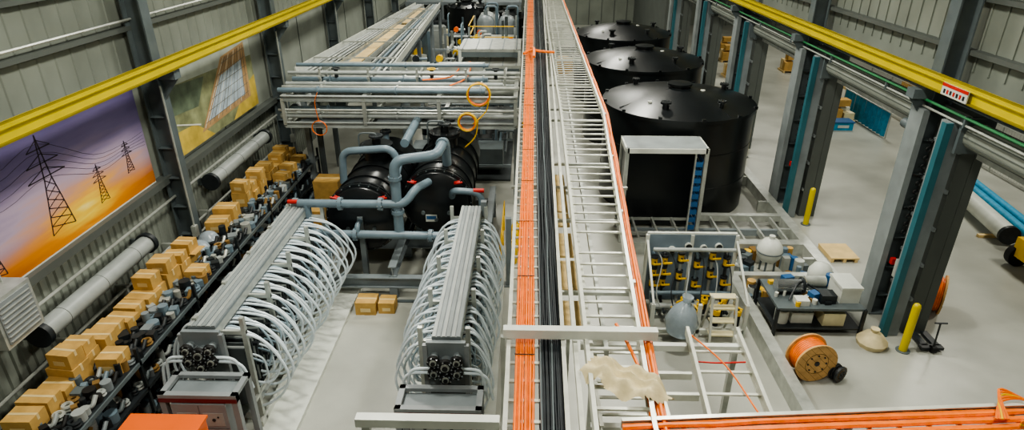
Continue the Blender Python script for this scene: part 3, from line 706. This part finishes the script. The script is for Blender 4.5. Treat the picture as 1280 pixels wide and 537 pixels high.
b.cyl((x0+.1,y0+.75,.35),(x1-.1,y0+.75,.35),.08,PIPEL,12); b.cyl((x0+.1,y0+.95,.6),(x1-.1,y0+.95,.6),.06,PIPE,12); b.cyl((x0+.1,y1-.35,1.75),(x1-.1,y1-.35,1.75),.05,PIPEL,12)
for k in range(6): b.tube(cat([(3.1+.33*k,y1-.2,1.72),(3.25+.33*k,y0+.9,1.5-.1*(k%3)),(3.1+.35*k,y0+.5,.9),(3.2+.3*k,y0+.3,.6)],6),.016,BIN if k%2 else PIPEL,6)
b.build()
b=B('plastic_sheet_bag'); b.tube_prof((3.5,11.85,.3),(.1,0,1),[(.05,0),(.3,.1),(.38,.4),(.26,.7),(.08,.9),(.13,1.05)],CLEAR,18); b.build()
b=B('step_stool')
for x in (4.2,4.75):
    b.bar((x,11.7,0),(x+.02,12.05,1.2),.05,.04,ALU); b.bar((x,12.5,0),(x+.02,12.1,1.2),.04,.04,ALU)
for z in (.3,.6,.9,1.15): b.box(4.2,4.78,11.72+z*.29,11.92+z*.29,z,z+.03,TAN)
b.build()
b=B('pump_bench')
x0,x1,y0,y1=5.85,7.85,12.3,13.6
for x in (x0,x1):
    for y in (y0,y1): b.box(x-.035,x+.035,y-.035,y+.035,0,.75,BIN)
b.box(x0,x1,y0,y1,.7,.76,STEELD); b.box(x0,x1,y0,y1,.18,.22,BIN)
b.cyl((6.1,12.6,.22),(6.1,12.6,.55),.16,WHT,16); b.box(6.3,6.8,12.5,13.0,.22,.5,WHT); b.box(7.0,7.5,12.4,12.9,.22,.55,TAN)
b.cyl((6.0,13.0,.95),(6.6,13.0,.95),.16,CHR,16); b.box(6.05,6.55,12.9,13.1,.76,.85,BIN); flange(b,(6.62,13,.95),(1,0,0),.2,BIN,.06,8)
b.box(6.9,7.25,12.5,12.8,.76,.98,BIN); b.box(6.3,6.6,12.4,12.65,.76,.9,WHT); b.rbox((6.8,12.7,.86),(.2,.2,.2),.4,BLUE)
b.cyl((6.8,13.3,.9),(7.3,13.3,.9),.13,GALV,14); b.tube(cat([(6.2,12.6,.8),(6.5,12.9,1.1),(6.9,13.0,.9),(7.2,12.6,.85)],6),.025,BIN,6)
b.box(7.35,7.8,12.55,13.2,.76,1.15,WHT); b.box(7.33,7.82,12.53,13.22,1.12,1.18,WHT); b.cyl((7.45,13.35,.76),(7.45,13.35,1.05),.12,BLUE,14)
for k in range(22):
    x=R(5.95,7.3);y=R(12.4,13.4); m=random.choice([BIN,GALV,WHT,YVAL,CHR,KRAFT]); 
    if k%2: b.cyl((x,y,.76),(x,y,.76+R(.08,.2)),R(.03,.07),m,10)
    else: b.rbox((x,y,.8),(R(.08,.2),R(.08,.2),.09),R(0,1),m)
b.build()
b=B('workshop_supplies')
for k in range(64):
    x=R(5.75,7.6);y=R(13.75,14.25) if k%3==0 else R(14.75,15.95)
    m=random.choice([BIN,GALV,WHT,BLUE,CHR,KRAFT,CARD,STEELD,PIPE,YVAL]); h=R(.12,.5)
    if abs(x-6.65)<.45 and abs(y-15.2)<.45: continue
    if abs(x-7.55)<.4 and y<14.4: continue
    if k%2: b.cyl((x,y,0),(x,y,h),R(.06,.13),m,12)
    else: b.rbox((x,y,h/2),(R(.15,.35),R(.15,.3),h),R(0,1),m)
b.tube(cat([(5.8,14.0,.05),(6.3,14.2,.05),(6.8,13.9,.05),(7.2,14.2,.05)],6),.03,BIN,6)
b.build()
b=B('pressure_sphere_tank')
b.tube_prof((6.65,15.2,.35),(0,0,1),[(0,0),(.2,.04),(.32,.2),(.34,.35),(.32,.5),(.2,.66),(.08,.72),(.08,.8),(0,.8)],WHT,24)
b.torus((6.65,15.2,.7),(0,0,1),.34,.02,STEELD,24,6)
for t in (0,2.1,4.2): b.cyl((6.65+.22*math.cos(t),15.2+.22*math.sin(t),0),(6.65+.2*math.cos(t),15.2+.2*math.sin(t),.5),.03,STEELD,8)
b.build()
b=B('pressure_sphere_tank'); b.tube_prof((7.55,14.05,.3),(0,0,1),[(0,0),(.2,.04),(.3,.2),(.3,.45),(.2,.62),(.08,.68),(0,.7)],WHT,24)
for t in (0,2.1,4.2): b.cyl((7.55+.2*math.cos(t),14.05+.2*math.sin(t),0),(7.55+.18*math.cos(t),14.05+.18*math.sin(t),.45),.03,STEELD,8)
b.build()
b=B('portable_compressor'); b.cyl((5.0,15.1,.5),(5.6,15.1,.5),.26,BIN,20); b.box(5.1,5.4,14.9,15.3,.76,1.0,RUB)
for x in (5.1,5.5):
    for y in (14.85,15.35): b.cyl((x,y-.05,.15),(x,y+.05,.15),.15,RUB,14)
b.build()
b=B('canvas_sack'); b.tube_prof((8.0,12.0,0),(0,0,1),[(.3,0),(.34,.12),(.2,.3),(.07,.36),(.1,.45),(0,.45)],CANV,12); b.build()
def reel(c,ax,R1,w,name,cm,wm=WOOD):
    b=B(name); c=Vector(c);ax=Vector(ax).normalized()
    for s in (-1,1):
        p=c+ax*s*w/2; b.tube_prof(p,ax,[(0,-.02),(R1,-.02),(R1,.02),(0,.02)],wm,36)
        q=p+ax*s*.025; a=ax.orthogonal().normalized();bb=ax.cross(a)
        b.torus(q-ax*s*.004,ax,R1*.55,.006,KRAFT,30,5)
        b.cyl(q-ax*.01,q+ax*s*.012,R1*.12,BIN,14)
        for k in range(-3,4):
            L=math.sqrt(max(0,1-(k/3.6)**2))*R1*.98; b.bar(q+a*(k/3.6*R1)-bb*L,q+a*(k/3.6*R1)+bb*L,.006,.004,KRAFT,up=tuple(ax))
        for k in range(8):
            t=k*math.pi/4; v=(a*math.cos(t)+bb*math.sin(t)); b.cyl(q+v*R1*.45-ax*.01,q+v*R1*.45+ax*s*.012,.018,BIN,8)
    n=int((w-.06)/.045)
    for k in range(n): b.torus(c+ax*(-w/2+.045+k*.045),ax,R1*.82,.028,cm,32,6)
    b.cyl(c-ax*(w/2-.03),c+ax*(w/2-.03),R1*.8,cm,28)
    return b.build()
reel((6.1,10.9,.47),(.15,-1,0),.46,.4,'cable_reel',ORG)
reel((6.65,10.75,.19),(.6,-1,0),.19,.14,'small_wire_spool',RUB,BIN)
reel((10.1,13.5,.5),(1,-.6,0),.5,.45,'cable_reel',ORG)
for (x,y) in ((8.62,11.8),(8.95,18.25),(8.9,24.4),(8.9,31)):
    b=B('bollard'); b.tube_prof((x,y,0),(0,0,1),[(.085,0),(.085,1.18),(.07,1.24),(.03,1.27),(0,1.275)],YEL,18); b.cyl((x,y,0),(x,y,.02),.15,STEELD,18); b.build()
b=B('pallet_jack')
dx=.0
b.box(9.0+dx,9.5+dx,11.75,11.9,.05,.12,BIN); b.box(9.05+dx,9.2+dx,11.85,12.4,.05,.12,BIN); b.box(9.32+dx,9.47+dx,11.85,12.4,.05,.12,BIN); b.tube([(9.25+dx,11.75,.12),(9.1+dx,11.6,.9)],.02,BIN,8); b.tube([(8.98+dx,11.6,.9),(9.25+dx,11.6,.9)],.02,BIN,8); b.cyl((9.2+dx,11.75,.09),(9.3+dx,11.75,.09),.09,RUB,12); b.build()

# ------------------------------------------------------------ neighbouring bay
b=B('large_white_pipe'); b.cyl((14.35,16.9,.36),(15.25,22.3,.36),.27,WHT,28); b.cyl((14.35,16.88,.36),(14.37,17.0,.36),.29,BLK,28)
for y,x in ((17.5,14.4),(21.5,15.1)): b.box(x-.5,x+.5,y-.06,y+.06,0,.09,PLY)
b.build()
b=B('large_blue_pipe'); b.cyl((15.25,17.2,.16),(16.1,22.8,.16),.16,BLT,24); b.cyl((15.7,17.3,.14),(16.6,23.5,.14),.14,BLT,24); b.build()
def pallet(b,x,y,z,w=1.2,d=1.0):
    for k in range(5): b.box(x-w/2,x+w/2,y-d/2+k*(d-.1)/4,y-d/2+k*(d-.1)/4+.1,z+.1,z+.12,PLY)
    for k in range(3): b.box(x-w/2+k*(w-.1)/2,x-w/2+k*(w-.1)/2+.1,y-d/2,y+d/2,z,z+.1,PLY)
def palletload(x,y,items,nm='loaded_pallet'):
    b=B(nm); pallet(b,x,y,0)
    for (dx,dy,z,sx,sy,sz,m) in items: b.rbox((x+dx,y+dy,.125+z+sz/2),(sx,sy,sz),R(-.08,.08),m)
    return b.build()
for (x,y) in ((14.9,29.6),(14.7,31.4),(12.5,38.5),(16.5,40),(13.5,43),(20,33),(18.5,36),(14.2,46),(17,49),(11.5,34.5),(19,42)):
    palletload(x,y,[(-.28,-.2,0,.5,.45,.5,CARD),(.28,-.2,0,.5,.5,.35,TAN),(-.25,.25,0,.5,.45,.6,CARDD),(.28,.25,0,.45,.45,.5,WHT),(0,0,.62,.7,.5,.3,CARD)])
b=B('blue_tarp_partition'); vs=[];n=60
for i in range(n+1):
    y=26.9+4.3*i/n; x=15.75+.05*math.sin(i*1.3)
    vs+=[(x,y,.05),(x+.03,y,1.15)]
b.add(vs,[(2*i,2*i+2,2*i+3,2*i+1) for i in range(n)],BLT,True)
for i in range(5): b.cyl((15.82,26.9+i*1.07,0),(15.82,26.9+i*1.07,1.2),.03,GALV,8)
b.tube([(15.77,26.9,1.17),(15.77,31.2,1.17)],.03,GALV,8); b.build()
b=B('blue_tool_crate'); b.box(14.0,14.9,28.0,28.6,0,.35,BLT); b.box(13.96,14.94,27.96,28.64,.35,.4,BLUE); b.box(14.2,14.7,27.985,28.0,.12,.24,WHT); b.build()
b=B('wire_fence')
for i in range(9): b.cyl((17.8,17+i*2,0),(17.8,17+i*2,1.8),.03,GALV,8)
for z in (.1,.6,1.2,1.8): b.tube([(17.8,17,z),(17.8,33,z)],.015,GALV,6)
for i in range(110): b.tube([(17.8,17+i*.146,.1),(17.8,17+i*.146,1.8)],.006,GALV,4)
b.build()
b=B('loose_timber'); b.box(13.6,13.75,19.7,21.5,0,.08,PLY); b.box(13.85,13.95,19.5,21.2,0,.08,PLY); b.box(13.55,14.0,20.2,20.3,.08,.14,PLY); b.build()
b=B('timber_platform'); b.box(8.7,9.5,15.8,16.7,.1,.14,PLY)
for x in (8.75,9.1,9.42): b.box(x-.04,x+.04,15.8,16.7,0,.1,PLY)
b.build()
b=B('orange_forklift')
x,y=13.85,15.2
b.box(x-.2,x+1.6,y-.5,y+.6,.35,.9,YVAL); b.box(x+1.0,x+1.9,y-.5,y+.6,.4,1.25,ORGD); b.box(x+.3,x+.8,y-.25,y+.3,.9,1.05,RUB); b.bar((x+.75,y,1.0),(x+.9,y,1.5),.4,.1,RUB)
for dx in (0,1.4):
    for dy in (-.55,.6):
        b.tube_prof((x+dx,y+dy,.33),(0,1,0),[(.1,-.1),(.2,-.11),(.32,-.1),(.33,0),(.32,.1),(.2,.11),(.1,.1)],RUB,24); b.cyl((x+dx,y+dy-.09,.33),(x+dx,y+dy+.09,.33),.16,TAN,16)
for dx in (.7,1.5):
    for dy in (-.45,.5): b.bar((x+dx,y+dy,.9),(x+dx*.9+.1,y+dy,2.0),.05,.05,BIN)
b.box(x+.6,x+1.55,y-.5,y+.55,2.0,2.05,BIN)
b.build()

# ------------------------------------------------------------ orange cabinet near camera
b=B('orange_equipment_cabinet'); b.box(-6.1,-4.95,6.3,7.3,.1,1.93,ORGD); b.box(-6.13,-4.92,6.27,7.33,1.93,1.97,ORGD)
b.box(-5.535,-5.515,6.28,6.3,.2,1.85,BIN)
for x in (-5.65,-5.4): b.box(x-.02,x+.02,6.24,6.28,1.0,1.3,CHR)
for x in (-6.0,-5.05):
    for y in (6.4,7.2): b.box(x-.05,x+.05,y-.05,y+.05,0,.1,BIN)
b.build()
# ------------------------------------------------------------ clutter under/behind
b=B('yellow_gas_canister')
for (x,y) in ((-.35,16.3),(-.4,15.6),(-.3,16.8)):
    b.tube_prof((x,y,0),(0,0,1),[(.16,0),(.17,.05),(.17,.5),(.12,.6),(.05,.64),(.05,.7),(0,.7)],YVAL,18)
b.build()
b=B('yellow_handrail')
for y in (14.6,15.6,16.6,17.6): b.tube([(-.68,y,0),(-.68,y,1.0)],.02,YVAL,6)
b.tube([(-.68,14.6,1.0),(-.68,17.6,1.0)],.02,YVAL,6); b.tube([(-.68,14.6,.5),(-.68,17.6,.5)],.02,YVAL,6); b.build()
b=B('background_process_skid')
for i in range(150):
    x=R(-4.3,-.6);y=R(22,34); z=R(.5,3.4); m=random.choice([PIPEL,PIPE,GALV,PIPE,STEEL,STEELD])
    if x>-3 and y<29: z=R(.3,1.9)
    d=random.choice([(R(.6,1.3),0,0),(0,R(1,3),0),(0,0,R(.6,1.2))])
    p=Vector((x,y,z));q=p+Vector(d)
    e=q+Vector(random.choice([(.4,0,0),(0,.6,0),(0,0,-.5)]))
    b.tube(rnd([p,q,e],.15,3),R(.03,.08),m,8)
    if i%5==0: b.cyl(q-Vector((0,.08,0)),q+Vector((0,.08,0)),.13,random.choice([YVAL,BIN,BLUE,BIN,ORGD]),12)
for x in (-4.3,-3.2):
    for y in (22,25,29,33): b.box(x-.06,x+.06,y-.06,y+.06,0,3.4,STEEL)
for y in (22,25,29,33): b.box(-4.3,-3.2,y-.05,y+.05,3.3,3.4,STEEL); b.box(-4.3,-.6,y-.05,y+.05,.4,.5,STEEL)
b.box(-4.3,-.9,22,23,.3,1.1,STEELD); b.box(-4.2,-3.4,30,32,.3,2.2,CAB); b.box(-4.4,-.6,21.6,34,0,.06,DKGREY)
b.build()
b=B('access_platform')
b.box(-2.9,-.6,31,34.5,3.0,3.1,GALV)
for x in (-2.85,-.65):
    for y in (31.05,34.4): b.box(x-.05,x+.05,y-.05,y+.05,0,4.1,YVAL if 0 else STEELL)
for z in (3.6,4.1): b.box(-2.9,-.6,31,31.05,z-.04,z,YVAL); b.box(-2.9,-2.85,31,34.4,z-.04,z,YVAL)
for x in (-1.9,-1.4): b.bar((x,29.9,0),(x,31,3.1),.06,.06,ALU)
for k in range(9): t=(k+1)/10; b.box(-1.9,-1.4,29.9+1.1*t-.03,29.9+1.1*t+.03,3.1*t,3.1*t+.03,ALU)
b.build()
b=B('media_filter_column')
for (x,y) in ((-2.4,36.5),(-1.2,36.5),(-2.4,37.9)):
    b.tube_prof((x,y,.3),(0,0,1),[(0,0),(.35,.1),(.5,.35),(.5,3.2),(.35,3.45),(.12,3.55),(.12,3.8),(0,3.8)],random.choice([PIPEL,STEEL]),26)
    for t in (0,2.1,4.2): b.cyl((x+.35*math.cos(t),y+.35*math.sin(t),0),(x+.35*math.cos(t),y+.35*math.sin(t),.6),.04,STEELD,8)
    b.tube(rnd([(x,y,3.9),(x,y,4.3),(x+.6,y,4.3),(x+.6,y,2)],.15),.06,PIPE,8)
b.build()
b=B('background_crates')
for i in range(60):
    x=R(1.2,7.6) if i%2 else R(-8.0,-5.2); y=R(38,44.5); s=R(.4,1.1); h=R(.6,2.4); m=random.choice([WHT,CARD,BIN,PIPE,PIPEL,TAN,GALV,STEEL,BIN,YVAL])
    if i%2==0: y=R(41,44.5)
    b.rbox((x,y,h/2),(s,s,h),R(0,1),m)
b.build()
b=B('mezzanine_deck'); b.box(-8.6,-.5,45.6,57.5,3.2,3.4,STEEL)
for x in (-8.5,-6,-3,-.6):
    b.box(x-.08,x+.08,45.6,45.76,0,3.2,STEEL); b.box(x-.03,x+.03,45.6,45.66,3.4,4.5,GALV)
for z in (3.9,4.5): b.box(-8.6,-.5,45.6,45.65,z-.03,z,GALV)
b.build()

# ------------------------------------------------------------ camera
cam=bpy.data.cameras.new('camera'); co=bpy.data.objects.new('camera',cam); bpy.context.scene.collection.objects.link(co)
co.location=(0,0,9); co.rotation_euler=(math.radians(90-25.7),0,math.radians(1.446)); cam.sensor_width=36; cam.lens=785/1280*36; cam.clip_end=200
bpy.context.scene.camera=co
try:
    bpy.context.scene.view_settings.look='AgX - Medium High Contrast'
except Exception: pass
